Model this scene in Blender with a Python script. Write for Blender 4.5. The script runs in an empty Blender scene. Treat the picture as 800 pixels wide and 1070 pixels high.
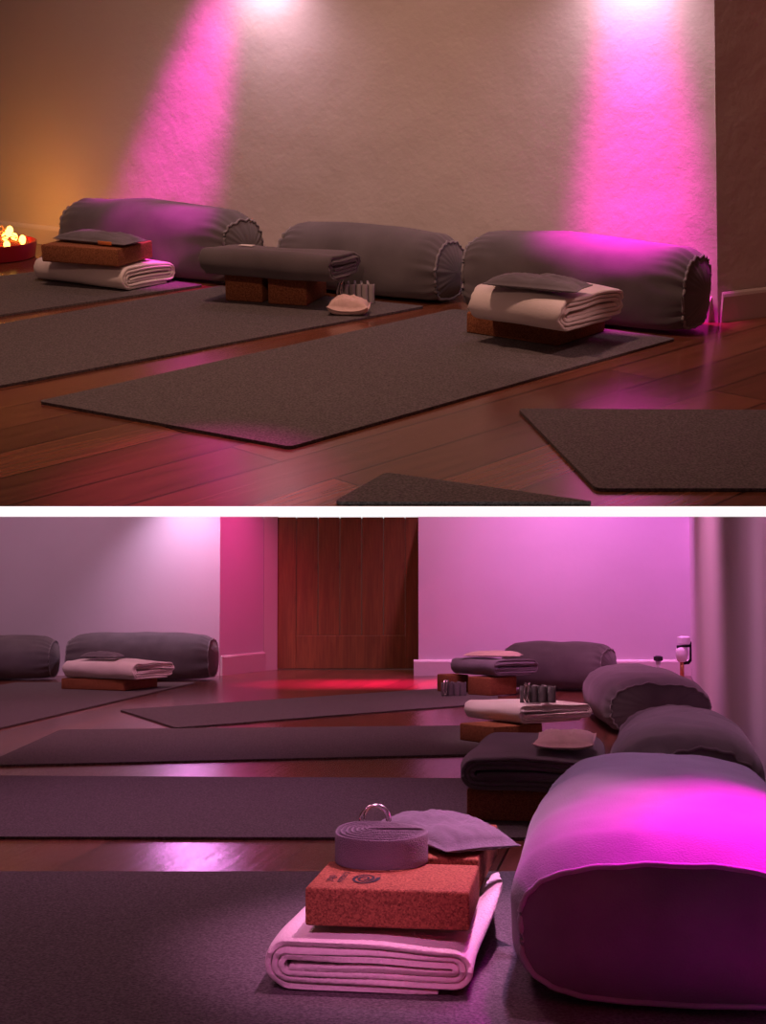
import bpy, bmesh, math, random
from mathutils import Vector, Matrix, noise
random.seed(7)
R = math.radians
scene = bpy.context.scene
COL = scene.collection
scene.view_settings.view_transform = 'Standard'
scene.view_settings.look = 'None'
scene.render.film_transparent = False

# ------------------------------------------------------------------ camera
F, CX, CY, PW, PH = 1450.0, 400.0, 535.0, 800.0, 1070.0
SL, SU = 0.6, 2.6                    # sizes of the lower and of the upper room


class Room:
    """a level floor seen from height h with its horizon at image row H"""
    def __init__(s, H, h):
        s.H, s.h = H, h
        s.a = math.atan((H - CY) / F)

    def ray(s, u, v):
        x, w = (u - CX) / F, (CY - v) / F
        c, sn = math.cos(s.a), math.sin(s.a)
        return Vector((x, c - w * sn, sn + w * c))

    def P(s, u, v, z=0.0):
        d = s.ray(u, v)
        return Vector((0, 0, s.h)) + d * ((z - s.h) / d.z)


UP, LO = Room(33, 0.69), Room(615, 0.50)


def cam_matrix(room):
    return Matrix.Translation((0, 0, room.h)) @ Matrix.Rotation(R(90) + room.a, 4, 'X')


M_LO = Matrix.Scale(SL, 4)
cam = bpy.data.cameras.new('camera')
cam.sensor_fit = 'VERTICAL'
cam.sensor_height = 24.0
cam.lens = 24.0 * F / PH
cam.clip_start, cam.clip_end = 0.02, 200
camo = bpy.data.objects.new('camera', cam)
COL.objects.link(camo)
CAMW = Matrix.Translation((0, 0, LO.h * SL)) @ Matrix.Rotation(R(90) + LO.a, 4, 'X')
camo.matrix_world = CAMW
scene.camera = camo
M_UP = CAMW @ Matrix.Scale(SU, 4) @ cam_matrix(UP).inverted()
ROOM = M_LO                           # the room being furnished


# ------------------------------------------------------------------ materials
def new_mat(name):
    m = bpy.data.materials.new(name)
    m.use_nodes = True
    nt = m.node_tree
    b = nt.nodes['Principled BSDF']
    return m, nt, b


def nd(nt, kind, **kw):
    n = nt.nodes.new(kind)
    for k, v in kw.items():
        if k in n.inputs.keys():
            n.inputs[k].default_value = v
        else:
            setattr(n, k, v)
    return n


def ramp(nt, fac, stops):
    r = nd(nt, 'ShaderNodeValToRGB')
    e = r.color_ramp.elements
    e[0].position, e[0].color = stops[0][0], (*stops[0][1], 1)
    e[1].position, e[1].color = stops[-1][0], (*stops[-1][1], 1)
    for p, c in stops[1:-1]:
        k = e.new(p)
        k.color = (*c, 1)
    nt.links.new(fac, r.inputs[0])
    return r


def add_bump(nt, b, h, strength, dist):
    bp = nd(nt, 'ShaderNodeBump', Strength=strength, Distance=dist)
    nt.links.new(h, bp.inputs['Height'])
    nt.links.new(bp.outputs[0], b.inputs['Normal'])


def obj_coords(nt):
    return nd(nt, 'ShaderNodeTexCoord').outputs['Object']


def cloth_mat(name, col, rough=0.95, weave=420, var=0.18, sheen=0.25, bump=0.25):
    m, nt, b = new_mat(name)
    co = obj_coords(nt)
    n1 = nd(nt, 'ShaderNodeTexNoise', Scale=9.0, Detail=5.0)
    nt.links.new(co, n1.inputs['Vector'])
    lo = tuple(c * (1 - var) for c in col)
    hi = tuple(min(1, c * (1 + var)) for c in col)
    r = ramp(nt, n1.outputs[0], [(0.3, lo), (0.7, hi)])
    nt.links.new(r.outputs[0], b.inputs['Base Color'])
    n2 = nd(nt, 'ShaderNodeTexNoise', Scale=float(weave), Detail=3.0)
    nt.links.new(co, n2.inputs['Vector'])
    add_bump(nt, b, n2.outputs[0], bump, 0.004)
    b.inputs['Roughness'].default_value = rough
    b.inputs['Sheen Weight'].default_value = sheen
    b.inputs['Specular IOR Level'].default_value = 0.15
    return m


def cork_mat(name, a, c, scale=170):
    m, nt, b = new_mat(name)
    co = obj_coords(nt)
    v = nd(nt, 'ShaderNodeTexVoronoi', Scale=float(scale))
    n = nd(nt, 'ShaderNodeTexNoise', Scale=scale * 0.7, Detail=6.0)
    nt.links.new(co, v.inputs['Vector'])
    nt.links.new(co, n.inputs['Vector'])
    mx = nd(nt, 'ShaderNodeMix')
    mx.inputs[0].default_value = 0.55
    sep = nd(nt, 'ShaderNodeSeparateColor')
    nt.links.new(v.outputs['Color'], sep.inputs[0])
    nt.links.new(sep.outputs[0], mx.inputs[2])
    nt.links.new(n.outputs[0], mx.inputs[3])
    mid = tuple((p + q) / 2 for p, q in zip(a, c))
    r = ramp(nt, mx.outputs[0], [(0.22, a), (0.5, mid), (0.8, c)])
    nt.links.new(r.outputs[0], b.inputs['Base Color'])
    add_bump(nt, b, mx.outputs[0], 0.35, 0.003)
    b.inputs['Roughness'].default_value = 0.85
    b.inputs['Specular IOR Level'].default_value = 0.2
    return m


def plaster_mat(name, col, bump=0.36, scale=18):
    m, nt, b = new_mat(name)
    co = obj_coords(nt)
    n = nd(nt, 'ShaderNodeTexNoise', Scale=float(scale), Detail=8.0, Roughness=0.62)
    n2 = nd(nt, 'ShaderNodeTexNoise', Scale=2.2, Detail=4.0)
    nt.links.new(co, n.inputs['Vector'])
    nt.links.new(co, n2.inputs['Vector'])
    r = ramp(nt, n2.outputs[0], [(0.3, tuple(c * 0.93 for c in col)), (0.7, col)])
    nt.links.new(r.outputs[0], b.inputs['Base Color'])
    add_bump(nt, b, n.outputs[0], bump, 0.02)
    b.inputs['Roughness'].default_value = 0.8
    b.inputs['Specular IOR Level'].default_value = 0.2
    return m


def floor_mat(name, ang, a, c, rough=0.21, plank=0.13, length=1.5):
    m, nt, b = new_mat(name)
    co = obj_coords(nt)
    mp = nd(nt, 'ShaderNodeMapping')
    mp.inputs['Rotation'].default_value = (0, 0, -ang)
    nt.links.new(co, mp.inputs['Vector'])
    br = nd(nt, 'ShaderNodeTexBrick')
    br.offset = 0.37
    br.inputs['Scale'].default_value = 1.0
    br.inputs['Brick Width'].default_value = length
    br.inputs['Row Height'].default_value = plank
    br.inputs['Mortar Size'].default_value = 0.0028
    br.inputs['Mortar Smooth'].default_value = 0.4
    br.inputs['Bias'].default_value = 0.0
    br.inputs['Color1'].default_value = (*a, 1)
    br.inputs['Color2'].default_value = (*c, 1)
    br.inputs['Mortar'].default_value = (0.006, 0.002, 0.002, 1)
    nt.links.new(mp.outputs[0], br.inputs['Vector'])
    m2 = nd(nt, 'ShaderNodeMapping')
    m2.inputs['Scale'].default_value = (1.6, 26, 1)
    nt.links.new(mp.outputs[0], m2.inputs['Vector'])
    g = nd(nt, 'ShaderNodeTexNoise', Scale=2.2, Detail=8.0, Roughness=0.65, Distortion=0.8)
    nt.links.new(m2.outputs[0], g.inputs['Vector'])
    gr = ramp(nt, g.outputs[0], [(0.28, (0.45, 0.42, 0.4)), (0.62, (1.1, 1.1, 1.1))])
    mul = nd(nt, 'ShaderNodeMix', data_type='RGBA', blend_type='MULTIPLY')
    mul.inputs[0].default_value = 0.85
    nt.links.new(br.outputs['Color'], mul.inputs[6])
    nt.links.new(gr.outputs[0], mul.inputs[7])
    nt.links.new(mul.outputs[2], b.inputs['Base Color'])
    add_bump(nt, b, g.outputs[0], 0.12, 0.004)
    b.inputs['Roughness'].default_value = rough
    b.inputs['Specular IOR Level'].default_value = 0.75
    return m


def wood_mat(name, a, c, rough=0.6):
    m, nt, b = new_mat(name)
    co = obj_coords(nt)
    mp = nd(nt, 'ShaderNodeMapping')
    mp.inputs['Scale'].default_value = (30, 30, 2.2)
    nt.links.new(co, mp.inputs['Vector'])
    g = nd(nt, 'ShaderNodeTexNoise', Scale=1.5, Detail=7.0, Distortion=1.2)
    nt.links.new(mp.outputs[0], g.inputs['Vector'])
    r = ramp(nt, g.outputs[0], [(0.3, a), (0.7, c)])
    nt.links.new(r.outputs[0], b.inputs['Base Color'])
    add_bump(nt, b, g.outputs[0], 0.1, 0.004)
    b.inputs['Roughness'].default_value = rough
    return m


def plain_mat(name, col, rough=0.5, metal=0.0, emit=0.0, ecol=None):
    m, nt, b = new_mat(name)
    n = nd(nt, 'ShaderNodeTexNoise', Scale=60.0, Detail=3.0)
    nt.links.new(obj_coords(nt), n.inputs['Vector'])
    r = ramp(nt, n.outputs[0], [(0.3, tuple(c * 0.92 for c in col)), (0.7, col)])
    nt.links.new(r.outputs[0], b.inputs['Base Color'])
    b.inputs['Roughness'].default_value = rough
    b.inputs['Metallic'].default_value = metal
    if emit:
        b.inputs['Emission Color'].default_value = (*(ecol or col), 1)
        b.inputs['Emission Strength'].default_value = emit
    return m


def mat_rubber(name, a, c):
    m, nt, b = new_mat(name)
    co = obj_coords(nt)
    n = nd(nt, 'ShaderNodeTexNoise', Scale=230.0, Detail=3.0, Roughness=0.7)
    nt.links.new(co, n.inputs['Vector'])
    r = ramp(nt, n.outputs[0], [(0.35, a), (0.65, c)])
    nt.links.new(r.outputs[0], b.inputs['Base Color'])
    add_bump(nt, b, n.outputs[0], 0.5, 0.003)
    b.inputs['Roughness'].default_value = 0.8
    b.inputs['Specular IOR Level'].default_value = 0.25
    return m


FL_ANG_UP, FL_ANG_LO = R(46), R(79.4)
MT = dict(
    bolster=cloth_mat('grey_bolster_cotton', (0.145, 0.132, 0.138), weave=380),
    grey_blanket=cloth_mat('charcoal_blanket_wool', (0.115, 0.10, 0.105), weave=300, bump=0.4),
    blue_blanket=cloth_mat('slate_blanket_wool', (0.20, 0.17, 0.21), weave=300, bump=0.4),
    white_blanket=cloth_mat('cream_blanket_wool', (0.80, 0.72, 0.68), weave=260, var=0.07, bump=0.4),
    pillow=cloth_mat('grey_pillow_cotton', (0.16, 0.145, 0.16), weave=380),
    pink_pillow=cloth_mat('pale_pillow_cotton', (0.72, 0.52, 0.46), weave=380, var=0.08),
    strap=cloth_mat('grey_strap_webbing', (0.17, 0.155, 0.16), weave=600, bump=0.5),
    strap_pale=cloth_mat('pale_strap_webbing', (0.36, 0.32, 0.32), weave=600, bump=0.5),
    piping=cloth_mat('piping_cotton', (0.27, 0.25, 0.26), weave=380),
    label=cloth_mat('woven_label', (0.75, 0.70, 0.66), weave=600),
    tag=cloth_mat('orange_tag', (0.75, 0.22, 0.06), weave=600),
    cork=cork_mat('cork', (0.14, 0.045, 0.02), (0.40, 0.155, 0.07), 480),
    mat=mat_rubber('mat_rubber', (0.06, 0.052, 0.052), (0.175, 0.155, 0.155)),
    wall=plaster_mat('plaster', (0.74, 0.67, 0.60)),
    wall2=plaster_mat('plaster_back', (0.76, 0.70, 0.72), bump=0.03),
    skirt=plaster_mat('painted_skirting', (0.72, 0.66, 0.60), bump=0.05),
    floor_up=floor_mat('floor_boards_upper', FL_ANG_UP, (0.23, 0.078, 0.04), (0.12, 0.04, 0.022)),
    floor_lo=floor_mat('floor_boards_lower', FL_ANG_LO, (0.23, 0.078, 0.05), (0.12, 0.04, 0.028)),
    door=wood_mat('oak_door', (0.16, 0.055, 0.014), (0.26, 0.10, 0.025)),
    chrome=plain_mat('chrome', (0.8, 0.78, 0.76), 0.18, 1.0),
    ink=plain_mat('black_ink', (0.012, 0.01, 0.01), 0.8),
    tray=plain_mat('red_lacquer', (0.30, 0.01, 0.02), 0.35),
    bulb=plain_mat('lit_bulb', (1.0, 0.75, 0.25), 0.4, 0.0, 5.0, (1.0, 0.55, 0.10)),
    wire=plain_mat('copper_wire', (0.7, 0.35, 0.15), 0.4, 0.6),
    edge=plain_mat('glowing_edge', (0.95, 0.95, 0.95), 0.6, 0.0, 0.95, (1, 1, 1)),  # glows by itself so the edge reads white; it is no lamp
    pipe=plain_mat('white_valve', (0.85, 0.8, 0.82), 0.3),
    dark=plain_mat('dark_gap', (0.02, 0.01, 0.01), 0.8),
)


# ------------------------------------------------------------------ objects
def mesh_of(name, vs, fs, mat, smooth=True, sharp=None):
    me = bpy.data.meshes.new(name)
    me.from_pydata([tuple(v) for v in vs], [], fs)
    bm = bmesh.new()
    bm.from_mesh(me)
    bmesh.ops.recalc_face_normals(bm, faces=bm.faces)
    bm.to_mesh(me)
    bm.free()
    if smooth:
        me.polygons.foreach_set('use_smooth', [True] * len(me.polygons))
        if sharp:
            me.set_sharp_from_angle(angle=R(sharp))
    me.materials.append(MT[mat])
    return me


def place(o, loc, rot=0.0, tilt=None):
    m = Matrix.Translation(Vector(loc)) @ Matrix.Rotation(rot, 4, 'Z')
    if tilt is not None:
        m = m @ tilt
    o.matrix_world = ROOM @ m


def tag(o, label, cat, group=None):
    o['label'], o['category'] = label, cat
    if group:
        o['group'] = group
    return o


def thing(name, label, cat, loc, rot=0.0, group=None, tilt=None):
    o = bpy.data.objects.new(name, None)
    o.empty_display_size = 0.02
    COL.objects.link(o)
    place(o, loc, rot, tilt)
    return tag(o, label, cat, group)


def part(name, me, parent, loc=(0, 0, 0), rot=0.0):
    o = bpy.data.objects.new(name, me)
    COL.objects.link(o)
    o.parent = parent
    o.location = loc
    o.rotation_euler = (0, 0, rot)
    return o


def single(name, me, label, cat, loc, rot=0.0, group=None, tilt=None):
    o = bpy.data.objects.new(name, me)
    COL.objects.link(o)
    place(o, loc, rot, tilt)
    return tag(o, label, cat, group)


def structure(name, vs, fs, mat, bevel=0.0):
    me = mesh_of(name, vs, fs, mat, smooth=False)
    o = bpy.data.objects.new(name, me)
    COL.objects.link(o)
    o.matrix_world = ROOM.copy()
    o['kind'] = 'structure'
    return o


def prism(pts, z0, z1):
    """solid from a floor polygon; z0, z1 numbers or one per corner"""
    n = len(pts)
    lo = [z0] * n if not hasattr(z0, '__len__') else z0
    hi = [z1] * n if not hasattr(z1, '__len__') else z1
    vs = [(p[0], p[1], lo[i]) for i, p in enumerate(pts)] + [(p[0], p[1], hi[i]) for i, p in enumerate(pts)]
    fs = [tuple(range(n))[::-1], tuple(range(n, 2 * n))]
    fs += [(i, (i + 1) % n, n + (i + 1) % n, n + i) for i in range(n)]
    return vs, fs


def rbox(sx, sy, sz, r, seg=3, grain=0.0):
    """box with rounded edges, base at z = 0, centred in x and y"""
    bm = bmesh.new()
    bmesh.ops.create_cube(bm, size=1.0)
    for v in bm.verts:
        v.co = Vector((v.co.x * sx, v.co.y * sy, (v.co.z + 0.5) * sz))
    bmesh.ops.bevel(bm, geom=bm.edges[:], offset=r, segments=seg, profile=0.5, affect='EDGES')
    vs = [v.co.copy() for v in bm.verts]
    bm.verts.index_update()
    fs = [tuple(v.index for v in f.verts) for f in bm.faces]
    bm.free()
    return vs, fs


def tube(path, r, n=8, closed=False):
    vs, fs = [], []
    m = len(path)
    up = Vector((0, 0, 1))
    for i, p in enumerate(path):
        a = path[(i - 1) % m] if (closed or i > 0) else p
        b = path[(i + 1) % m] if (closed or i < m - 1) else p
        t = (Vector(b) - Vector(a)).normalized()
        s = t.cross(up)
        if s.length < 1e-3:
            s = t.cross(Vector((1, 0, 0)))
        s.normalize()
        w = s.cross(t)
        for k in range(n):
            an = 2 * math.pi * k / n
            vs.append(Vector(p) + s * (r * math.cos(an)) + w * (r * math.sin(an)))
    for i in range(m if closed else m - 1):
        j = (i + 1) % m
        for k in range(n):
            l = (k + 1) % n
            fs.append((i * n + k, i * n + l, j * n + l, j * n + k))
    if not closed:
        fs.append(tuple(range(n))[::-1])
        fs.append(tuple(range((m - 1) * n, m * n)))
    return vs, fs


def lathe(prof, n=40):
    vs, fs = [], []
    for r, z in prof:
        for k in range(n):
            a = 2 * math.pi * k / n
            vs.append((r * math.cos(a), r * math.sin(a), z))
    for i in range(len(prof) - 1):
        for k in range(n):
            l = (k + 1) % n
            fs.append((i * n + k, i * n + l, (i + 1) * n + l, (i + 1) * n + k))
    fs.append(tuple(range(n))[::-1])
    fs.append(tuple(range((len(prof) - 1) * n, len(prof) * n)))
    return vs, fs


def ns(x, y, z, s=0.0):
    return noise.noise(Vector((x + s * 13.1, y - s * 7.7, z + s * 3.3)))


# ---- bolster: a long stuffed cushion; body, two sewn-in end panels, two lines of piping
def make_bolster(label, loc, rot, L, W, H, seed, ex=2.7, group=None, puff=0.12, tilt=None, gather=1.0,
                 seam_h=0.86, crease=0.0):
    t = thing('bolster', label, 'bolster', loc, rot, group, tilt)
    NY, NA = 56, 88
    hw, hh = W / 2, H / 2

    def cross(k, sc_w, sc_h, e):
        a = 2 * math.pi * k / NA
        c, s = math.cos(a), math.sin(a)
        x = math.copysign(abs(c) ** (2 / e), c) * hw * sc_w
        z = math.copysign(abs(s) ** (2 / e), s) * hh * sc_h
        return x, z, a

    def ring(y, e=ex, shrink=1.0, inset=0.0):
        v = abs(y) / (L / 2)
        full = 1 - puff * v ** 2.2
        edge = max(0.0, (v - 0.86) / 0.14)
        full *= 1 - 0.055 * edge ** 2.2
        pts = []
        hs = full * (1 - (1 - seam_h) * edge ** 1.4)
        for k in range(NA):
            x, z, a = cross(k, (full * (1 - 0.02 * edge)) * shrink, hs * shrink, e)
            g = max(0.0, (v - 0.62) / 0.38)
            rip = gather * 0.0055 * g ** 1.7 * (math.sin(a * 23 + 3 * ns(a * 2, seed, 0, seed)) * 0.5
                                       + 1.3 * ns(math.cos(a) * 5, math.sin(a) * 5, y * 3, seed))
            rip += 0.007 * ns(x * 7, y * 6, z * 7, seed) + 0.003 * ns(x * 20, y * 9, z * 20, seed + 4)
            if crease:
                q = math.sin(y * 23 + 5 * x + 4 * ns(x * 3, y * 2, z * 3, seed + 2))
                rip -= crease * max(0.0, q - 0.55) * 2.2
            d = Vector((x, 0, z))
            d = d * (1 + rip / max(d.length, 0.02))
            z2 = d.z + hh
            floor_z = 0.012
            if z2 < floor_z + 0.03:                      # the cushion flattens where it lies
                z2 = floor_z + 0.03 - (floor_z + 0.03 - max(z2, -0.05)) * 0.35
            pts.append((d.x, y, z2 - 0.012))
        return pts

    ys = [(-1 + 2 * i / NY) for i in range(NY + 1)]
    ys = [math.copysign(abs(y) ** 0.85, y) * L / 2 for y in ys]
    vs, fs = [], []
    for y in ys:
        vs += ring(y)
    for i in range(NY):
        for k in range(NA):
            l = (k + 1) % NA
            fs.append((i * NA + k, i * NA + l, (i + 1) * NA + l, (i + 1) * NA + k))
    zmin = min(v[2] for v in vs)
    vs = [(x, y, z - zmin) for x, y, z in vs]
    part('cushion_body', mesh_of('cushion_body', vs, fs, 'bolster'), t)
    for sgn, i0 in ((-1, 0), (1, NY)):
        rim = vs[i0 * NA:(i0 + 1) * NA]
        cx = sum(p[0] for p in rim) / NA
        cz = sum(p[2] for p in rim) / NA
        v2, f2 = [], []
        NR = 12
        for j in range(NR):
            q = 1 - j / NR
            for k, p in enumerate(rim):
                x = cx + (p[0] - cx) * q
                z = cz + (p[2] - cz) * q
                bul = 0.026 * (1 - q ** 2) + 0.006 * ns(x * 9, seed, z * 9, seed) * (1 - q)
                v2.append((x, sgn * (L / 2 + bul), z))
        for j in range(NR - 1):
            for k in range(NA):
                l = (k + 1) % NA
                f2.append((j * NA + k, j * NA + l, (j + 1) * NA + l, (j + 1) * NA + k))
        v2.append((cx, sgn * (L / 2 + 0.026), cz))
        f2 += [((NR - 1) * NA + k, (NR - 1) * NA + (k + 1) % NA, len(v2) - 1) for k in range(NA)]
        part('end_panel', mesh_of('end_panel', v2, f2, 'bolster'), t)
        pv, pf = tube([(cx + (p[0] - cx) * 1.012, p[1] + sgn * 0.001, max(0.004, cz + (p[2] - cz) * 1.016)) for p in rim], 0.0036, 6, True)
        part('piping', mesh_of('piping', pv, pf, 'piping'), t)
    return t


# ---- folded cloth: a thick strip wound flat, extruded; ends stay open so each layer shows
def stadium_spiral(core, r0, r1, turns, n_arc=12, n_str=12, start=0.0):
    pts = [(-core / 2 + core * i / n_str, -r0) for i in range(n_str)]
    total = turns * 2.0
    half = int(round(total))
    for h in range(half):
        right = h % 2 == 0
        for i in range(n_arc + 1):
            f = (h + 0.45 * i / n_arc) / total
            r = r0 + (r1 - r0) * f
            a = -math.pi / 2 + math.pi * i / n_arc
            if right:
                pts.append((core / 2 + r * math.cos(a), r * math.sin(a)))
            else:
                pts.append((-core / 2 - r * math.cos(a), -r * math.sin(a)))
        for i in range(1, n_str):
            f = (h + 0.45 + 0.55 * i / n_str) / total
            r = r0 + (r1 - r0) * f
            x = core / 2 - core * i / n_str
            pts.append((x, r) if right else (-x, -r))
    return pts


def strip_mesh(path, thick, y0, y1, ny, warp, axis='Y'):
    """thick ribbon following path (2D), extruded from y0 to y1; warp(x, y, z) moves points"""
    m = len(path)
    nor = []
    for i in range(m):
        a, b = path[max(0, i - 1)], path[min(m - 1, i + 1)]
        dx, dz = b[0] - a[0], b[1] - a[1]
        l = math.hypot(dx, dz) or 1
        nor.append((-dz / l, dx / l))
    vs, fs = [], []
    rows = []
    for j in range(ny + 1):
        y = y0 + (y1 - y0) * j / ny
        rows.append((y, 1.0))
    e = thick * 0.35
    rows = [(y0, 0.40), (y0 + e * 0.35, 0.80), (y0 + e * 1.1, 1.0)] + rows[1:-1] + [(y1 - e * 1.1, 1.0), (y1 - e * 0.35, 0.80), (y1, 0.40)]
    for y, sc in rows:
        for i in range(m):
            es = 0.6 if i in (0, m - 1) else 1.0
            for sd in (1, -1):
                o = thick / 2 * sc * es * sd
                p = (path[i][0] + nor[i][0] * o, y, path[i][1] + nor[i][1] * o)
                vs.append(warp(*p))
    nr = len(rows)
    w = 2 * m
    for j in range(nr - 1):
        for i in range(m - 1):
            a, b = j * w + 2 * i, (j + 1) * w + 2 * i
            fs.append((a, a + 2, b + 2, b))
            fs.append((a + 1, b + 1, b + 3, a + 3))
        fs.append((j * w, (j + 1) * w, (j + 1) * w + 1, j * w + 1))
        a, b = j * w + 2 * (m - 1), (j + 1) * w + 2 * (m - 1)
        fs.append((a, a + 1, b + 1, b))
    for j in (0, nr - 1):
        for i in range(m - 1):
            a = j * w + 2 * i
            q = (a, a + 1, a + 3, a + 2)
            fs.append(q if j == 0 else q[::-1])
    return vs, fs


def make_blanket(label, loc, rot, wx, wy, hz, turns, mat, seed, group=None, tilt=None, wob=0.004,
                 post=None, label_tag=None, fill=0.80, flip=False, droop=0.0):
    """folded blanket; rolled fold to -x, layered open end at -y; base at z = 0"""
    t = thing('folded_blanket', label, 'blanket', loc, rot, group, tilt)
    r1 = hz / 2
    pitch = r1 / (turns + 0.35)
    r0 = pitch * 0.45
    pitch = (r1 - r0) / turns
    th = pitch * fill
    path = stadium_spiral(wx - 2 * r1, r0, r1 - th / 2, turns)
    if flip:
        path = [(x, -z) for x, z in path]
    path = [(x, z + r1) for x, z in path]

    def warp(x, y, z):
        k = z / hz
        z += wob * (0.35 + 0.65 * k) * ns(x * 8, y * 7, k * 0.5, seed) + 0.12 * wob * ns(x * 22, y * 10, k * 2, seed + 1)
        # the layers do not lie exactly in line at the open end
        y2 = y + wob * 1.3 * ns(k * 7, x * 3, 0, seed + 2)
        x2 = x + wob * 1.6 * ns(k * 0.9, y * 6, 1.7, seed + 3)
        sag = 1 - 0.05 * (2 * y / wy) ** 2 - 0.10 * max(0.0, 2 * x / wx - 0.2)
        z = max(0.0, z * sag) + 0.0008 * k
        if droop:
            q = max(0.0, x / wx + 0.02)
            z -= droop * q * q * 2
        p = (x2, y2, z)
        return post(*p) if post else p

    vs, fs = strip_mesh(path, th, -wy / 2, wy / 2, 22, warp)
    if not droop:
        zmin = min(v[2] for v in vs)
        vs = [(x, y, z - zmin) for x, y, z in vs]
    part('blanket_cloth', mesh_of('blanket_cloth', vs, fs, mat, sharp=60), t)
    if label_tag:
        lx, ly = label_tag
        best = max((v for v in vs if abs(v[0] - lx) < 0.03 and abs(v[1] - ly) < 0.03), key=lambda v: v[2])
        bv, bf = rbox(0.022, 0.04, 0.0015, 0.0005, 1)
        part('care_label', mesh_of('care_label', bv, bf, 'label'), t, (lx, ly, best[2] + 0.001))
    return t


# ---- small flat pillow filled with seeds
def make_pillow(label, loc, rot, a, b, h, mat, seed, group=None, tilt=None, bend=None, name='eye_pillow', tag_at=None,
                wr=0.10, pull=0.0):
    NU, NV = 44, 28
    vs, fs = [], []

    def prof(u, v):
        return max(0.0, (1 - abs(u) ** 3.2)) ** 0.55 * max(0.0, (1 - abs(v) ** 2.8)) ** 0.55

    for side in (1, -1):
        for i in range(NU + 1):
            for j in range(NV + 1):
                u, v = -1 + 2 * i / NU, -1 + 2 * j / NV
                q = prof(u, v)
                x = u * a / 2 * (1 - 0.05 * (1 - abs(v)) * abs(u) ** 4)
                y = v * b / 2 * (1 - 0.07 * (1 - abs(u)) * abs(v) ** 4)
                lump = 1 + 0.30 * ns(u * 2.1, v * 1.8, 0, seed) + wr * ns(u * 6 + v * 3, v * 5, side, seed + 2)
                z = (0.72 if side > 0 else -0.28) * h * q * lump + h * 0.28
                z += 0.0016 * ns(u * 11, v * 11, side * 2, seed) * (1 if q > 0 else 0)
                z += pull * (abs(u * v) ** 3)
                if side < 0:
                    z = max(z, 0.0005)
                p = (x, y, z)
                if bend:
                    p = bend(*p)
                vs.append(p)
    w = NV + 1
    off = (NU + 1) * w
    for i in range(NU):
        for j in range(NV):
            k = i * w + j
            fs.append((k, k + w, k + w + 1, k + 1))
            fs.append((off + k, off + k + 1, off + k + w + 1, off + k + w))
    t = thing(name, label, 'eye pillow', loc, rot, group, tilt)
    me = mesh_of('pillow_case', vs, fs, mat)
    bm = bmesh.new()
    bm.from_mesh(me)
    bmesh.ops.remove_doubles(bm, verts=bm.verts, dist=0.0004)
    bm.to_mesh(me)
    bm.free()
    part('pillow_case', me, t)
    rim = [vs[i * w] for i in range(NU)] + [vs[NU * w + j] for j in range(NV)]
    rim += [vs[i * w + NV] for i in range(NU, 0, -1)] + [vs[j] for j in range(NV, 0, -1)]
    pv, pf = tube([(p[0], p[1], max(p[2], 0.0012)) for p in rim], 0.0011, 5, True)
    part('seam', mesh_of('seam', pv, pf, mat), t)
    if tag_at:
        bv, bf = rbox(0.05, 0.001, 0.010, 0.0003, 1)
        part('sewn_tag', mesh_of('sewn_tag', bv, bf, 'tag'), t, tag_at)
    return t


# ---- webbing straps
def ring_mesh(rx, rz, r, dx=0, dy=0, dz=0, n=28, lean=0.0):
    path = []
    for k in range(n):
        a = 2 * math.pi * k / n
        x, z = rx * math.cos(a), rz * math.sin(a)
        if z < 0:
            z *= 0.8
        path.append((dx + x * math.cos(lean), dy + x * math.sin(lean), dz + z))
    return tube(path, r, 7, True)


def make_fold_strap(label, loc, rot, n, gap, depth, h, seed, ring=True, group=None, mat='strap'):
    """strap folded back and forth, standing on its edge; folds face -y"""
    t = thing('yoga_strap', label, 'strap', loc, rot, group)
    path = []
    for i in range(n):
        x0 = (i - (n - 1) / 2) * gap
        d0 = depth * (0.9 + 0.2 * random.random())
        r = gap * 0.42
        for k in range(9):                                        # front loop
            a = math.pi + math.pi * k / 8
            path.append((x0 + r * math.cos(a), -d0 / 2 + r * math.sin(a)))
        if i < n - 1:
            xm = x0 + gap / 2
            r2 = gap * 0.10
            for k in range(7):
                a = math.pi - math.pi * k / 6
                path.append((xm + r2 * math.cos(a), d0 / 2 + r2 * math.sin(a)))
    th = gap * 0.10

    def warp(x, y, z):
        return (x + 0.002 * ns(z * 20, y * 9, x * 9, seed), z, y)
    vs, fs = strip_mesh(path, th, 0.0, h, 4, lambda x, y, z: (x + 0.0015 * ns(y * 30, z * 9, x * 9, seed), z, y))
    part('webbing', mesh_of('webbing', vs, fs, mat, sharp=60), t)
    if ring:
        for k, dx in enumerate((0.0, 0.5)):
            vs, fs = ring_mesh(h * 0.30, h * 0.62, h * 0.05, (-(n - 1) / 2 + dx) * gap, -depth / 2 - gap * 0.42 - h * 0.16 + 0.012 * k, h * 0.56, lean=R(62))
            part('metal_ring', mesh_of('metal_ring', vs, fs, 'chrome'), t)
    return t


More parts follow.
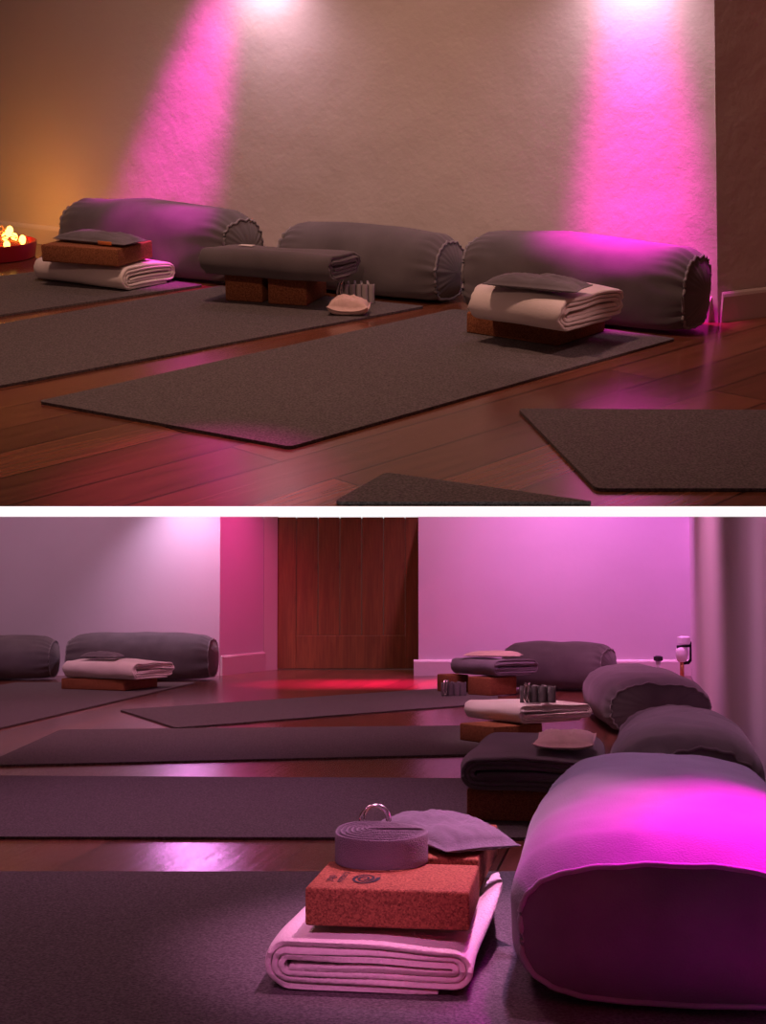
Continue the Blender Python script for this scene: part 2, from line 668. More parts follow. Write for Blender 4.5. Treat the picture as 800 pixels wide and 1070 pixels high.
def make_coil_strap(label, loc, rot, lx, ly, h, seed):
    """strap wound into a flat oval coil standing on its edge, metal rings at the back left"""
    t = thing('yoga_strap', label, 'strap', loc, rot)
    pts = []
    turns = 7.0
    N = 46
    for i in range(int(turns * N) + 1):
        f = i / N
        a = 2 * math.pi * f + 0.6
        k = f / turns
        rx = lx / 2 * (0.62 + 0.38 * k)
        ry = ly / 2 * (0.12 + 0.88 * k ** 1.25)
        c, s = math.cos(a), math.sin(a)
        x = math.copysign(abs(c) ** 0.85, c) * rx + (lx / 2 - rx) * 0.85
        y = math.copysign(abs(s) ** 0.95, s) * ry
        # narrow towards the back, where the windings bunch together
        x -= 0.16 * lx * max(0.0, y / (ly / 2)) * (1 + 0.3 * c)
        y += 0.10 * ly * (1 - k) + 0.0012 * ns(x * 40, y * 40, f, seed)
        pts.append((x, y))
    vs, fs = strip_mesh(pts, 0.0026, 0.0, h, 4,
                        lambda x, y, z: (x, z, y * (1 + 0.05 * ns(x * 14, z * 14, 0, seed)) + (0.004 * max(0.0, z / ly) if y > h / 2 else 0)))
    zmin = min(v[2] for v in vs)
    vs = [(x, y, z - zmin) for x, y, z in vs]
    part('webbing', mesh_of('webbing', vs, fs, 'strap', sharp=60), t)
    for k in range(2):
        vs, fs = ring_mesh(0.020, 0.021, 0.0022, -0.022 + 0.004 * k, ly / 2 + 0.006 + 0.008 * k, 0.040, lean=R(18 - 30 * k))
        part('metal_ring', mesh_of('metal_ring', vs, fs, 'chrome'), t)
    return t


def make_block(label, loc, rot, sx, sy, sz, group=None, tilt=None, name='cork_block', r=0.004):
    vs, fs = rbox(sx, sy, sz, r, 3)
    return single(name, mesh_of(name, vs, fs, 'cork', sharp=40), label, 'yoga block', loc, rot, group, tilt)


def make_mat(label, pts, group, th=0.0055):
    c = sum((Vector(p) for p in pts), Vector((0, 0, 0))) / len(pts)
    loc = [(p[0] - c[0], p[1] - c[1]) for p in pts]
    vs, fs = prism(loc, 0.0, th)
    bm = bmesh.new()
    bv = [bm.verts.new(v) for v in vs]
    for f in fs:
        bm.faces.new([bv[i] for i in f])
    bmesh.ops.recalc_face_normals(bm, faces=bm.faces)
    vert_e = [e for e in bm.edges if abs(e.verts[0].co.z - e.verts[1].co.z) > th * 0.5]
    bmesh.ops.bevel(bm, geom=vert_e, offset=0.012, segments=4, profile=0.5, affect='EDGES')
    vs = [v.co.copy() for v in bm.verts]
    bm.verts.index_update()
    fs = [tuple(v.index for v in f.verts) for f in bm.faces]
    bm.free()
    return single('yoga_mat', mesh_of('yoga_mat', vs, fs, 'mat', smooth=False), label, 'yoga mat', (c[0], c[1], 0.0006), 0.0, group)


def d(ang, l=1.0):
    return Vector((math.cos(R(ang)) * l, math.sin(R(ang)) * l, 0))


def spot(name, pos, target, col, energy, angle, blend=1.0, r=0.0, room=None):
    l = bpy.data.lights.new(name, 'SPOT')
    l.color, l.energy = col, energy * (SL ** 2 if ROOM is M_LO else SU ** 2)
    l.spot_size, l.spot_blend = R(angle), blend
    l.shadow_soft_size = r
    o = bpy.data.objects.new(name, l)
    COL.objects.link(o)
    p, q = ROOM @ Vector(pos), ROOM @ Vector(target)
    o.matrix_world = Matrix.Translation(p) @ (q - p).to_track_quat('-Z', 'Y').to_matrix().to_4x4()
    return o


def point(name, pos, col, energy, r=0.0):
    l = bpy.data.lights.new(name, 'POINT')
    l.color, l.energy = col, energy * (SL ** 2 if ROOM is M_LO else SU ** 2)
    l.shadow_soft_size = r
    o = bpy.data.objects.new(name, l)
    COL.objects.link(o)
    o.matrix_world = Matrix.Translation(ROOM @ Vector(pos))
    return o


# ==================================================================== UPPER ROOM
ROOM = M_UP
P = UP.P
A1, A2 = 145.6, 56.0                  # along the wall to the left; from the room into the wall
e_wall, e_in = d(A1), d(A2)
front_y = P(400, 529)[1]
wall_c = P(750, 337)                  # foot of the outside corner
wl = wall_c + d(A1, 4.2)
ret = P(790, 332) - P(753, 337)
wr = wall_c + ret.normalized() * 1.8
SLAB = 0.0172
fpts = [(-1.6, front_y), (1.9, front_y), (wr[0] + 1.2, wr[1] + 0.4), (wr[0], wr[1] + 2.0), (wl[0], wl[1] + 1.0), (wl[0], front_y + 1.0)]
o = structure('floor', *prism(fpts, -SLAB, 0.0), 'floor_up')
structure('trim_1', *prism([(-1.6, front_y - 0.006), (1.9, front_y - 0.006), (1.9, front_y - 0.0002), (-1.6, front_y - 0.0002)], -SLAB - 0.0008, -0.0002), 'edge')  # self-lit front edge of the upper floor slab

# the long plastered wall; its outside corner edge leans slightly, like the hand-finished plaster
top_px = UP.ray(746, 8)
n_w = Vector((e_in[0], e_in[1], 0))
t_hit = ((wall_c - Vector((0, 0, UP.h))).dot(n_w)) / top_px.dot(n_w)
corner_top = Vector((0, 0, UP.h)) + top_px * t_hit
k_top = 1.35 / corner_top.z
corner_hi = wall_c + (corner_top - wall_c) * k_top


def wall_solid(name, foot_a, top_a, foot_b, top_b, back, mat, nx=60, nz=40, rough=0.0):
    vs, fs = [], []
    n = Vector(back)
    nn = n.normalized()
    for j in range(nz + 1):
        for i in range(nx + 1):
            a = Vector(foot_a).lerp(Vector(top_a), j / nz)
            b = Vector(foot_b).lerp(Vector(top_b), j / nz)
            p = a.lerp(b, i / nx)
            q = 0.004 * ns(p.x * 2.3, p.y * 2.3, p.z * 2.3, 5) + 0.0018 * ns(p.x * 9, p.y * 9, p.z * 9, 6)
            vs.append(p + nn * q * rough)
    w = nx + 1
    for j in range(nz):
        for i in range(nx):
            k = j * w + i
            fs.append((k, k + 1, k + w + 1, k + w))
    c = [0, nx, nz * w + nx, nz * w]
    b0 = len(vs)
    for k in c:
        vs.append(vs[k] + n)
    fs.append((b0, b0 + 3, b0 + 2, b0 + 1))
    edges = [list(range(0, nx + 1)), [j * w + nx for j in range(nz + 1)], [nz * w + i for i in range(nx, -1, -1)], [j * w for j in range(nz, -1, -1)]]
    for e, (s, f) in zip(edges, ((0, 1), (1, 2), (2, 3), (3, 0))):
        fs.append(tuple(e) + (b0 + f, b0 + s))
    return structure(name, vs, fs, mat)


wl_top = Vector((wl[0], wl[1], 1.35))
wall_solid('wall_back', wl, wl_top, wall_c, corner_hi, e_in * 0.02, 'wall', 150, 70, 1.0)
wr_top = Vector((wr[0], wr[1], 1.35)) + (corner_hi - wall_c - Vector((0, 0, 1.35)))
cr0, cr1 = wall_c + e_in * 0.0205, corner_hi + e_in * 0.0205
pn = Vector((-ret[1], ret[0], 0)).normalized()
wall_solid('wall_right', wall_c + ret.normalized() * 0.0005, corner_hi + ret.normalized() * 0.0005, wr, wr_top, pn * 0.02, 'wall', 40, 50, 0.6)


def skirting(name, a, b, out, h=0.075, th=0.014):
    a, b, n = Vector(a), Vector(b), Vector(out).normalized()
    prof = [(0, 0), (th, 0), (th, h - 0.012), (th * 0.75, h - 0.005), (th * 0.35, h), (0, h)]
    vs = []
    for p in (a, b):
        for x, z in prof:
            vs.append(p + n * (x + 0.001) + Vector((0, 0, z)))
    k = len(prof)
    fs = [(i, (i + 1) % k, k + (i + 1) % k, k + i) for i in range(k)] + [tuple(range(k))[::-1], tuple(range(k, 2 * k))]
    return structure(name, vs, fs, 'skirt')


skirting('baseboard_back', wl, wall_c + d(A1, 0.02), -e_in, 0.062)
skirting('baseboard_right', wall_c + ret.normalized() * 0.004, wr, -pn, 0.076, 0.006)

# yoga mats
GM = 'dark yoga mats on the upper boarded floor'
q1, q2 = P(10, 330), P(217, 299)
u1 = (q2 - q1).normalized()
far1 = P(10, 287)
make_mat('dark yoga mat furthest left under the folded cream blanket, orange light beside it',
         [q1 - u1 * 0.5, q2 - u1 * 0.015, q2 - u1 * 0.015 + d(A1, 0.55), q1 - u1 * 0.5 + d(A1, 0.55)], GM)
q1, q2 = P(10, 404), P(452, 320.5)
u1 = (q2 - q1).normalized()
f1, f2 = P(10, 339), P(222, 302)
u2 = (f2 - f1).normalized()
make_mat('dark yoga mat under the two small cork bricks and charcoal blanket',
         [q1 - u1 * 0.35, q2 - u1 * 0.03, f2 + u2 * 0.03, f1 - u2 * 0.35], GM)
make_mat('large dark yoga mat complete in the middle, cream blanket on its far end',
         [P(40, 422), P(303, 470), P(706, 356), P(474, 325)], GM)
r1, r2 = P(541, 430), P(622, 514)
make_mat('dark yoga mat cut off by the right side of the upper view',
         [r1, r2, r2 + Vector((0.95, 0, 0)), r1 + Vector((0.95, -0.02, 0))], GM)
s1 = P(403, 497)
s2 = s1 + (P(622, 528.6) - s1) * 1.0
make_mat('dark yoga mat corner at the bottom middle edge of the upper floor',
         [s1, Vector((s2[0], front_y + 0.004, 0)), Vector((P(348, 529)[0], front_y + 0.004, 0))], GM)


def corner_at(px, a, b, z=0.0, ra=A1, rb=A2):
    p = P(px[0], px[1], z)
    return Vector((p[0], p[1], z)) + d(ra, a / 2) + d(rb, b / 2)


ROT = R(A2)
TM = 0.0065                           # top of a mat
# bolsters against the wall: own long axis along the wall
GB = 'grey bolsters along the upper wall'
c = corner_at((238, 302), 0.70, 0.20)
make_bolster('grey bolster at the left of the upper wall, magenta light along its top', (c[0], c[1], 0.001), ROT, 0.65, 0.21, 0.240, 1, group=GB)
c = corner_at((451, 322), 0.54, 0.20)
make_bolster('plain dark grey bolster in the middle of the upper wall, unlit', (c[0], c[1], 0.001), ROT, 0.52, 0.19, 0.215, 2, ex=2.3, group=GB)
c = corner_at((706, 354), 0.60, 0.20)
make_bolster('grey bolster at the right wall corner with strong magenta light on top', (c[0], c[1], 0.001), ROT, 0.605, 0.20, 0.235, 3, ex=3.0, group=GB)

# left stack
c = corner_at((124, 308), 0.33, 0.23)
make_blanket('cream folded blanket lying on the left mat under a cork block', (c[0], c[1], TM), R(57), 0.235, 0.345, 0.072, 3, 'white_blanket', 11)
c = corner_at((125, 280), 0.25, 0.19, 0.075, 160, 70)
make_block('wide cork block on the cream blanket in the left stack', (c[0], c[1], 0.078), R(68), 0.185, 0.25, 0.048)
c = P(103, 254, 0.128)
make_pillow('grey eye pillow with orange tag on the cork block of the left stack', (c[0] + 0.0, c[1] + 0.02, 0.1265), R(150), 0.26, 0.10, 0.032, 'pillow', 21,
            tag_at=(-0.06, 0.0495, 0.004))

# middle stack
GK = 'cork bricks under the charcoal blanket'
c = corner_at((275, 319), 0.112, 0.17, 0, 162, 72)
make_block('small cork brick under charcoal blanket, left one of the pair', (c[0], c[1], TM), R(72), 0.17, 0.108, 0.070, GK, name='cork_brick')
c = corner_at((321, 322.5), 0.112, 0.17, 0, 164, 74)
make_block('small cork brick under charcoal blanket, right one nearer the strap', (c[0], c[1], TM), R(74), 0.17, 0.108, 0.070, GK, name='cork_brick')
c = corner_at((342, 300), 0.37, 0.19, 0.076, 156, 66)
make_blanket('charcoal folded blanket resting on two small cork bricks', (c[0], c[1], 0.078), R(66), 0.20, 0.375, 0.078, 3, 'grey_blanket', 12, wob=0.007,
             label_tag=(0.0, 0.10))
c = P(367, 319)
make_fold_strap('grey folded webbing strap with metal rings behind the pale pillow', (c[0] + 0.01, c[1] + 0.015, TM), R(4), 6, 0.017, 0.05, 0.052, 31, mat='strap_pale')
c = P(364, 332)
make_pillow('small pale pink eye pillow on the mat in front of the folded strap', (c[0], c[1] + 0.015, TM), R(-6), 0.105, 0.062, 0.044, 'pink_pillow', 22, pull=0.012)

# right stack
c = corner_at((581, 364), 0.25, 0.22, 0, 145, 50)
make_block('wide cork block on the large mat under the rolled cream blanket', (c[0], c[1], TM), R(52), 0.22, 0.255, 0.05)
c = corner_at((587, 351), 0.25, 0.27, 0.055, 143, 50)
make_blanket('cream folded blanket with rolled layers on a cork block by the right bolster', (c[0], c[1], 0.058), R(50), 0.29, 0.25, 0.088, 3, 'white_blanket', 13, wob=0.008, fill=0.72)
c = P(562, 303, 0.145)
make_pillow('grey eye pillow on the rolled cream blanket of the right stack', (c[0], c[1] + 0.02, 0.1455), R(152), 0.225, 0.10, 0.030, 'pillow', 23)

# glowing tray at the far left
c = P(8, 268, 0.0)
t = thing('round_tray', 'dark red round tray holding lit fairy lights at the left edge', 'tray', (c[0] - 0.06, c[1] - 0.02, 0.0005))
pv, pf = lathe([(0.10, 0.0), (0.15, 0.002), (0.158, 0.035), (0.160, 0.05), (0.156, 0.052), (0.150, 0.048), (0.146, 0.012), (0.02, 0.010)])
part('tray_body', mesh_of('tray_body', pv, pf, 'tray', sharp=50), t)
t2 = thing('fairy_lights', 'string of glowing yellow fairy lights heaped in the red tray', 'string lights', (c[0] - 0.06, c[1] - 0.02, 0.014))
path = []
for i in range(90):
    a = i * 0.42
    rr = 0.035 + 0.085 * abs(math.sin(i * 0.23))
    path.append((rr * math.cos(a), rr * math.sin(a), 0.02 + 0.02 * (1 + math.sin(i * 0.9)) + (0.03 if i % 17 in (0, 1) else 0)))
pv, pf = tube(path, 0.0014, 5)
part('wire', mesh_of('wire', pv, pf, 'wire'), t2)
bb = bmesh.new()
bmesh.ops.create_uvsphere(bb, u_segments=14, v_segments=10, radius=0.0105)
for v in bb.verts:
    v.co.z *= 1.25
bv = [v.co.copy() for v in bb.verts]
bb.verts.index_update()
bf = [tuple(v.index for v in f.verts) for f in bb.faces]
bb.free()
bme = mesh_of('bulb', bv, bf, 'bulb')
for i in range(0, 90, 4):
    q = path[i]
    part('bulb', bme, t2, (q[0], q[1], q[2] + 0.010))

# upper lights: ceiling downlights washing the wall, tray glow, room light and added fills
MAG, PINKW, WARM = (1.0, 0.0, 0.62), (1.0, 0.62, 0.85), (1.0, 0.53, 0.40)


def wall_pt(px, py):
    r_ = UP.ray(px, py)
    return Vector((0, 0, UP.h)) + r_ * ((wall_c - Vector((0, 0, UP.h))).dot(n_w) / r_.dot(n_w))


w1, w1b = wall_pt(662, 10), wall_pt(668, 235)
ax = (w1 - w1b).normalized()
spot('downlight_magenta_right', w1 + ax * 1.0 - e_in * 0.24, w1b - e_in * 0.05, MAG, 620.0, 18.5, 1.0, 0.09)
w1 = wall_pt(662, 6)
spot('downlight_white_right', w1 - e_in * 0.12 + Vector((0, 0, 0.14)), w1 + Vector((0, 0, -0.2)), PINKW, 4.6, 140, 1.0, 0.03)
w2, w2b = wall_pt(228, 10), wall_pt(175, 200)
ax = (w2 - w2b).normalized()
spot('downlight_magenta_left', w2 + ax * 1.0 - e_in * 0.24, w2b - e_in * 0.04, MAG, 480.0, 18, 1.0, 0.09)
w2 = wall_pt(278, 6)
spot('downlight_white_left', w2 - e_in * 0.12 + Vector((0, 0, 0.14)), w2 + Vector((0, 0, -0.2)), PINKW, 4.6, 140, 1.0, 0.03)
for px_, py_, en_ in ((600, 250, 130.0), (665, 256, 210.0)):
    q = P(px_, py_, 0.2)
    spot('bolster_top_fill_right', q + e_in * 0.05 + Vector((0, 0, 1.2)), q + e_in * 0.03, MAG, en_, 15, 1.0, 0.05)  # added spots brightening the right bolster's top, apart from the wall downlight
for px_, py_, en_ in ((110, 214, 90.0), (170, 217, 150.0)):
    q = P(px_, py_, 0.22)
    spot('bolster_top_fill_left', q + e_in * 0.07 + Vector((0, 0, 1.2)), q + e_in * 0.045, MAG, en_, 14, 1.0, 0.05)  # added spots brightening the left bolster's top, apart from the wall downlight
point('fairy_glow', (c[0] - 0.04, c[1] + 0.02, 0.10), (1.0, 0.30, 0.03), 1.3, 0.03)
spot('warm_room_light', (-0.55, 2.75, 2.7), (-0.25, 3.3, 0.2), WARM, 135.0, 95, 1.0, 0.25)
point('red_alcove_fill', wr - ret.normalized() * 1.1 - pn * 0.7 + Vector((0, 0, 0.9)), (1.0, 0.12, 0.06), 2.2, 0.05)  # added red fill for the return wall, no lamp there
spot('pink_floor_fill', P(205, 495) + Vector((0.1, 1.6, 1.9)), P(205, 498), (1.0, 0.04, 0.42), 330.0, 13, 1.0, 0.05)  # added spot standing in for the wall's pink reflection on the boards
spot('side_fill_right_stack', (1.05, 2.5, 1.3), P(615, 335, 0.1), (1.0, 0.50, 0.50), 22.0, 16, 1.0, 0.05)  # added fill for the rolled blanket end, no lamp there
spot('front_warm_fill', (-0.4, 0.6, 1.7), (-0.25, 3.6, 0.1), WARM, 44.0, 34, 1.0, 0.1)

# ==================================================================== LOWER ROOM
ROOM = M_LO
P = LO.P
K540 = math.tan(LO.a - math.atan(5 / F))


def ztop(y):
    return LO.h + K540 * y


o = structure('floor', *prism([(-4.0, 0.9), (0.27 + 0.187 * 0.9 + 0.05, 0.9), (2.0, 9.2), (-4.0, 9.2)], -0.02, 0.0), 'floor_lo')


def wall_strip(name, a, b, thick, mat):
    a, b, n = Vector((*a, 0)), Vector((*b, 0)), Vector((*thick, 0))
    pts = [a, b, b + n, a + n]
    return structure(name, *prism(pts, 0.0, [ztop(p[1]) for p in pts]), mat)


ZW = 7.97
cornerL = P(229, 706)
ZW = cornerL[1]
wall_strip('wall_left', (-3.6, ZW), (cornerL[0], ZW), (0, 0.03), 'wall2')
casL = P(275, 700.8)
wall_strip('wall_return', (cornerL[0] + 0.0005, ZW), (casL[0], casL[1]), (-0.03, 0.031), 'wall2')
skirting('baseboard_return', (cornerL[0] + 0.004, ZW + 0.002, 0), (casL[0], casL[1], 0), (1, -0.1, 0), 0.115, 0.012)
dz = 8.62
dxl, dxr = (290 - 400) / F * dz, (441 - 400) / F * dz
zb = 8.02
xb = (437 - 400) / F * zb
xc = 0.27 + 0.187 * zb
wall_strip('wall_back', (xb, zb), (xc + 0.1, zb), (0, 0.03), 'wall2')
wall_strip('wall_reveal', (xb, zb + 0.0305), (xb + 0.02, dz + 0.08), (0.03, 0), 'wall2')
skirting('baseboard_back', (xb - 0.028, zb, 0), (xc, zb, 0), (0, -1, 0), 0.092, 0.016)
wall_strip('wall_right', (0.27 + 0.187 * 0.9, 0.9), (xc, zb), (0.03, 0), 'wall2')
# door casing
pts = [(casL[0] + 0.002, casL[1] - 0.012), (dxl, dz - 0.015), (dxl, dz + 0.05), (casL[0] + 0.002, casL[1] + 0.06)]
structure('trim_2', *prism(pts, 0.0, [ztop(p[1]) for p in pts]), 'skirt')

# ledged oak door
t = bpy.data.objects.new('door_1', None)
COL.objects.link(t)
place(t, (dxl, dz, 0.006))
t['kind'] = 'structure'
DW = dxr + 0.03 - dxl
zt = ztop(dz) - 0.008


def door_part(name, x0, x1, z0, z1, y0, mat='door'):
    vs, fs = rbox(x1 - x0, 0.02, z1 - z0, 0.003, 2)
    return part(name, mesh_of(name, vs, fs, mat, smooth=False), t, ((x0 + x1) / 2, y0, z0))


sw = 0.115
door_part('stile', 0, sw, 0, zt, 0.012)
door_part('stile', DW - sw - 0.02, DW, 0, zt, 0.012)
door_part('bottom_rail', sw + 0.0005, DW - sw - 0.0205, 0, 0.205, 0.012)
npl = 5
pw = (DW - 2 * sw - 0.02) / npl
for i in range(npl):
    door_part('plank', sw + i * pw + 0.002, sw + (i + 1) * pw - 0.002, 0.2055, zt, 0.020)

# mats
GL = 'dark yoga mats on the lower boarded floor'
q1, q2 = P(10, 760), P(205, 714)
u1 = (q1 - q2).normalized()
make_mat('dark yoga mat leading to the bolster in the far left corner',
         [q2, q2 + u1 * 3.0, q2 + u1 * 3.0 + Vector((-0.95, 0, 0)), q2 + Vector((-0.95, 0, 0))], GL)
make_mat('dark yoga mat furthest back, running at an angle towards the slate blanket',
         [P(125, 743), P(184, 762), P(520, 735.5), P(520, 716.5)], GL)
make_mat('dark yoga mat second from the back, ending at the pale blanket with strap',
         [P(63, 764), P(-20, 802), P(560, 788.5), P(560, 759)], GL)
make_mat('dark yoga mat third from the back, ending under the charcoal blanket',
         [P(-120, 812), P(-120, 877), P(585, 878.5), P(585, 816)], GL)
nz = 1.28
make_mat('nearest dark yoga mat under the pink lit blanket stack',
         [P(-160, 914), Vector((-1.15, nz, 0)), Vector((0.50, nz, 0)), P(690, 914)], GL)

WA = R(-10.6)
GO = 'grey bolsters in the lower room'
make_bolster('nearest grey bolster at the bottom right with bright magenta top', (0.424, 2.105, 0.0066), WA, 0.95, 0.412, 0.232, 5, ex=2.9, group=GO, puff=0.09, gather=0.3, seam_h=0.80)
make_bolster('dark wrinkled bolster second from the front along the right wall', (0.715, 3.34, 0.001), WA, 0.90, 0.34, 0.225, 6, ex=2.2, group=GO, crease=0.013)
make_bolster('dark bolster third from the front, its shadowed end facing us', (0.965, 5.22, 0.001), R(-3), 0.92, 0.38, 0.228, 7, ex=2.4, group=GO, puff=0.06)
make_bolster('slate bolster at the back below the magenta wall, side on', (0.875, 6.93, 0.001), R(66), 0.50, 0.36, 0.265, 8, ex=2.4, group=GO)
make_bolster('grey bolster in the far left corner beside the folded cream blanket', (-1.325, 7.70, 0.001), R(86), 0.78, 0.36, 0.285, 9, ex=2.6, group=GO)
make_bolster('dark bolster cut off at the far left edge, in shadow', (-2.20, 7.70, 0.001), R(92), 0.76, 0.36, 0.270, 10, ex=2.4, group=GO)

# far left stack
TL = 0.0065
make_block('cork block on the far left mat under the cream blanket', (-1.36, 6.95, TL), R(68), 0.31, 0.36, 0.052)
make_blanket('cream folded blanket on a cork block in the far left corner', (-1.31, 6.93, 0.060), R(64), 0.36, 0.42, 0.095, 3, 'white_blanket', 14, wob=0.010)
make_pillow('small dark eye pillow on the far left cream blanket', (-1.385, 6.88, 0.158), R(165), 0.18, 0.12, 0.032, 'pillow', 24)

# stack by the back wall
make_block('cork brick beside the small strap, leftmost under slate blanket', (0.335, 6.70, TL), R(24), 0.11, 0.12, 0.082, name='cork_brick')
make_block('cork brick under the middle of the slate blanket', (0.512, 6.54, TL), R(45), 0.19, 0.14, 0.082, name='cork_brick')
make_blanket('slate folded blanket with dark rolled end on bricks by the back wall', (0.532, 6.64, 0.0915), R(40), 0.31, 0.30, 0.082, 3, 'blue_blanket', 15, wob=0.008)
make_pillow('pale pink eye pillow on the slate blanket by the back wall', (0.525, 6.64, 0.175), R(-12), 0.27, 0.15, 0.030, 'pink_pillow', 25)
make_fold_strap('small grey folded strap on the mat beside the back brick', (0.322, 6.47, TL), R(8), 4, 0.030, 0.06, 0.062, 32)

# third stack
make_block('cork block sticking out under the pale blanket with strap', (0.385, 4.56, TL), R(36), 0.21, 0.17, 0.055)
make_blanket('pale cream folded blanket carrying a bunched strap, right row', (0.485, 4.68, 0.063), R(36), 0.33, 0.28, 0.066, 3, 'white_blanket', 16, wob=0.008)
make_fold_strap('grey bunched strap sitting on top of the pale folded blanket', (0.500, 4.57, 0.130), R(6), 4, 0.030, 0.06, 0.054, 33)

# second stack
make_block('large cork block under the charcoal blanket, right row', (0.345, 3.17, TL), R(-8), 0.28, 0.40, 0.066)
make_blanket('charcoal folded blanket with layered edge, pale pillow on top', (0.352, 3.20, 0.073), R(-9), 0.31, 0.54, 0.080, 3, 'grey_blanket', 17, wob=0.007)
make_pillow('pale peach eye pillow on the charcoal blanket', (0.400, 3.07, 0.154), R(-10), 0.128, 0.24, 0.034, 'pink_pillow', 26, pull=0.008)

# nearest stack


def lift(x, y, z):
    q = max(0.0, (x - 0.110) / 0.024)
    v = max(0.0, (y + 0.20) / 0.42)
    return (x + 0.034 * min(q, 1.2) * v, y, z + (0.035 + 0.03 * v) * min(q, 1.3) * min(1.0, v * 2.0))


make_blanket('pink lit cream folded blanket nearest us, cork blocks on top', (0.012, 1.935, TL), R(-8), 0.268, 0.43, 0.068, 3, 'white_blanket', 18, wob=0.006, post=lift)
t = thing('cork_block', 'front cork block printed with a dark spiral mark, on the near blanket', 'yoga block', (0.016, 1.832, 0.0785), R(-8))
vs, fs = rbox(0.206, 0.17, 0.048, 0.004, 3)
part('block_body', mesh_of('block_body', vs, fs, 'cork', sharp=40), t)
sp = []
for i in range(110):
    a = i * 2 * math.pi / 44 + 3.6
    r_ = 0.0015 + 0.0160 * i / 110
    sp.append((r_ * math.cos(a), 1.75 * r_ * math.sin(a), 0))
lv, lf = [], []
for i, p in enumerate(sp):
    k = 1.0 if i < 90 else 1.4
    nrm = Vector((p[0], p[1], 0)).normalized()
    w_ = 0.0019 * k
    lv += [Vector(p) - nrm * w_, Vector(p) + nrm * w_]
for i in range(len(sp) - 1):
    lf.append((2 * i, 2 * i + 1, 2 * i + 3, 2 * i + 2))
part('printed_spiral', mesh_of('printed_spiral', lv, lf, 'ink', smooth=False), t, (-0.036, -0.026, 0.0488))


def text_mesh(s, size):
    cu = bpy.data.curves.new('print', 'FONT')
    cu.body, cu.size, cu.align_x, cu.align_y = s, size, 'CENTER', 'CENTER'
    ob = bpy.data.objects.new('print', cu)
    COL.objects.link(ob)
    dg = bpy.context.evaluated_depsgraph_get()
    me = bpy.data.meshes.new_from_object(ob.evaluated_get(dg))
    bpy.data.objects.remove(ob)
    for v in me.vertices:
        v.co.x *= 1.5
        v.co.y *= 1.15
    me.materials.clear()
    me.materials.append(MT['ink'])
    return me


part('printed_word', text_mesh('matters', 0.0135), t, (-0.066, -0.022, 0.0488), R(90))
part('printed_word', text_mesh('yoga', 0.0135), t, (-0.081, -0.030, 0.0488), R(90))

make_block('rear cork block under the coiled strap and grey eye pillow', (0.061, 2.085, 0.0815), R(-10), 0.192, 0.285, 0.048)
make_coil_strap('grey webbing strap coiled in an oval on the cork blocks, metal rings', (-0.003, 1.93, 0.1275), R(-8), 0.130, 0.150, 0.040, 41)
make_pillow('grey eye pillow lying on the rear cork block beside the coiled strap', (0.090, 2.055, 0.1300), R(24), 0.115, 0.245, 0.038, 'pillow', 27, wr=0.14)

# radiator valve and pipes in the back right corner
vx = 1.685
t = thing('radiator_valve', 'white pipe valve with dark bracket in the back right corner', 'valve', (vx, 7.86, 0.0005))
pv, pf = tube([(0, 0, 0), (0, 0, 0.085)], 0.012, 12)
part('pipe', mesh_of('pipe', pv, pf, 'wire'), t)
pv, pf = lathe([(0.016, 0.085), (0.028, 0.095), (0.034, 0.12), (0.034, 0.15), (0.030, 0.165), (0.02, 0.17)], 20)
part('valve_head', mesh_of('valve_head', pv, pf, 'pipe', sharp=50), t)
pv, pf = tube([(0.0, 0, 0.080), (0.035, 0, 0.082), (0.052, 0, 0.10), (0.055, 0, 0.20)], 0.010, 10)
part('elbow', mesh_of('elbow', pv, pf, 'ink'), t)
pv, pf = tube([(-0.03, -0.01, 0.172), (0.05, -0.01, 0.178)], 0.008, 10)
part('bracket', mesh_of('bracket', pv, pf, 'ink'), t)
pv, pf = lathe([(0.02, 0.185), (0.036, 0.19), (0.036, 0.225), (0.02, 0.232)], 20)
part('cap', mesh_of('cap', pv, pf, 'pipe', sharp=50), t, (0.012, 0, 0))
t = thing('pipe_stub', 'small pale pipe fitting low on the back wall left of the valve', 'pipe', (vx - 0.13, 7.88, 0.0005))
pv, pf = tube([(0, 0, 0), (0, 0, 0.09)], 0.014, 12)
part('pipe', mesh_of('pipe', pv, pf, 'pipe'), t)
pv, pf = lathe([(0.015, 0.09), (0.026, 0.095), (0.026, 0.115), (0.012, 0.12)], 18)
part('nut', mesh_of('nut', pv, pf, 'ink', sharp=50), t)

# lower lights
VIO = (0.72, 0.08, 1.0)
PNK = (1.0, 0.22, 0.75)
MG2 = (1.0, 0.0, 0.75)
spot('spot_near_bolster', (0.68, 2.38, 1.45), (0.58, 1.72, 0.2), MG2, 1150.0, 32, 1.0, 0.08)
spot('lilac_fill_near_bolster', (0.40, 3.0, 1.9), (0.45, 2.15, 0.2), (0.85, 0.42, 1.0), 110.0, 40, 1.0, 0.03)  # added wide lilac fill over the bolster top
spot('spot_near_stack', (0.36, 2.15, 1.7), (0.10, 1.98, 0.1), (1.0, 0.33, 0.70), 165.0, 28, 1.0, 0.02)
spot('front_fill_near_stack', (-0.35, 0.75, 1.2), (-0.02, 1.8, 0.06), (1.0, 0.25, 0.70), 62, 16, 1.0, 0.06)
spot('red_end_fill', (0.55, 0.7, 0.5), (0.42, 1.65, 0.1), (1.0, 0.0, 0.10), 26.0, 40, 1.0, 0.06)  # added red fill on the bolster's front end, no source there
spot('wash_back_wall', (1.35, 7.55, 2.3), (1.3, 8.0, 0.55), (1.0, 0.22, 0.95), 240.0, 75, 1.0, 0.04)
spot('wash_back_wall_left', (0.5, 7.2, 2.2), (0.6, 8.0, 0.4), (1.0, 0.33, 0.75), 95.0, 70, 1.0, 0.04)
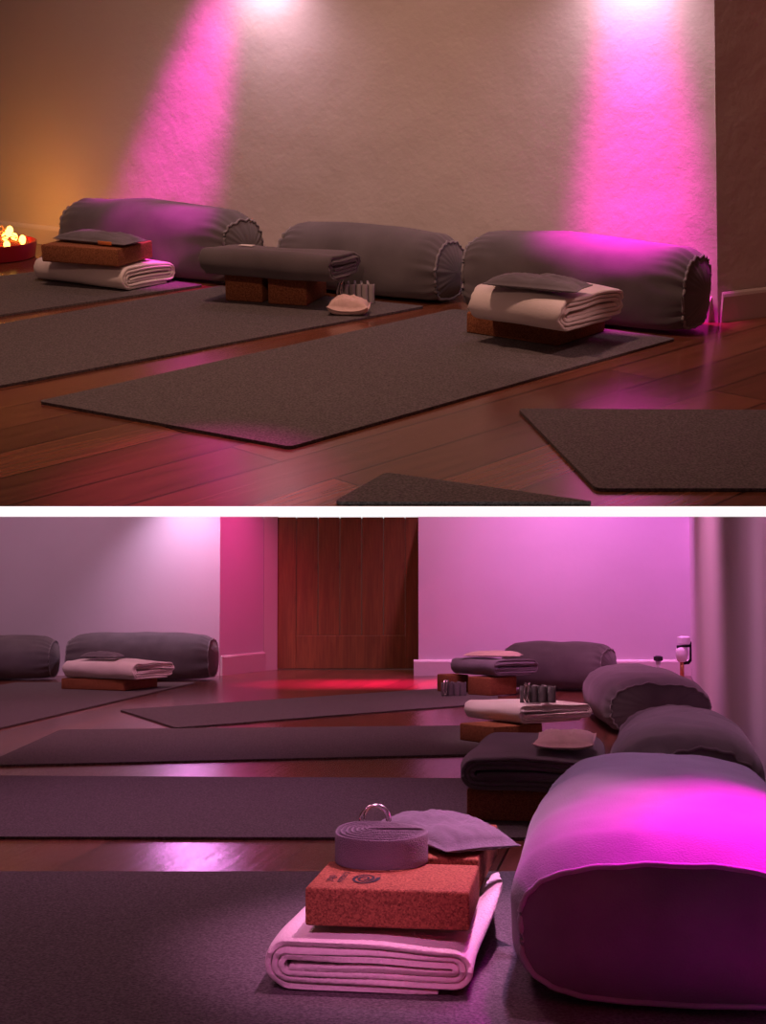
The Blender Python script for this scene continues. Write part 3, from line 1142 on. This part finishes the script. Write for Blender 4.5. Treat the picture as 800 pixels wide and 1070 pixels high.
spot('wash_left_wall', (-1.10, 7.72, 1.25), (-1.10, 7.93, 0.6), (0.95, 0.6, 1.0), 26, 90, 1.0, 0.02)
spot('room_left_wall', (-1.6, 6.0, 2.6), (-1.7, 7.9, 0.6), (1.0, 0.5, 0.8), 95, 70, 1.0, 0.1)
spot('return_wall_pink', (-0.35, 7.6, 1.6), (-0.85, 8.2, 0.5), (1.0, 0.04, 0.33), 60, 60, 1.0, 0.05)
for k_, x_ in enumerate((-0.30, 0.0, 0.24)):
    spot('door_floor_red', (x_, 7.5, 2.3), (x_ * 1.15, 7.32, 0.0), (1.0, 0.01, 0.27), 800.0, 25, 1.0, 0.02)
spot('stack_b_fill', (0.15, 4.2, 2.0), (0.50, 4.64, 0.1), (1.0, 0.50, 0.66), 105.0, 22, 1.0, 0.04)  # added fill to brighten the pale blanket stack
spot('stack_a_fill', (0.3, 6.1, 2.0), (0.52, 6.6, 0.1), (1.0, 0.40, 0.65), 40.0, 20, 1.0, 0.04)  # added fill to brighten the stack by the back wall
spot('lilac_fill_second_bolster', (0.45, 3.6, 1.9), (0.68, 3.3, 0.2), (1.0, 0.45, 0.85), 34.0, 30, 1.0, 0.04)  # added faint fill on the second bolster
spot('floor_sheen_fill', (-1.02, 7.6, 1.05), (-0.40, 2.75, 0.0), (0.95, 0.30, 0.95), 15.0, 19, 1.0, 0.06)  # added spot aimed to lay a sheen on the boards
spot('floor_violet_fill', (-0.42, 4.3, 2.6), (-0.42, 3.2, 0.0), (1.0, 0.32, 0.75), 90.0, 40, 1.0, 0.05)  # added pool of light standing in for glossy floor reflections
spot('room_violet', (-1.0, 4.6, 3.4), (-0.9, 5.6, 0.0), (1.0, 0.38, 0.58), 330.0, 62, 1.0, 0.3)
spot('front_mats', (-0.7, 3.2, 2.6), (-0.5, 2.5, 0.0), (1.0, 0.45, 0.60), 72.0, 70, 1.0, 0.2)
spot('right_wall_fill_near', (0.25, 2.6, 1.5), (0.93, 3.5, 0.45), (1.0, 0.35, 0.70), 48.0, 50, 1.0, 0.1)  # second spot added to even out the right wall
spot('right_wall_wash', (0.55, 5.5, 2.2), (1.3, 5.8, 0.4), (1.0, 0.3, 0.68), 190.0, 80, 1.0, 0.1)

# dim ambient light of the studio
w = bpy.data.worlds.new('studio')
scene.world = w
w.use_nodes = True
bg = w.node_tree.nodes['Background']
bg.inputs[0].default_value = (1.0, 0.42, 0.40, 1)
bg.inputs[1].default_value = 0.06
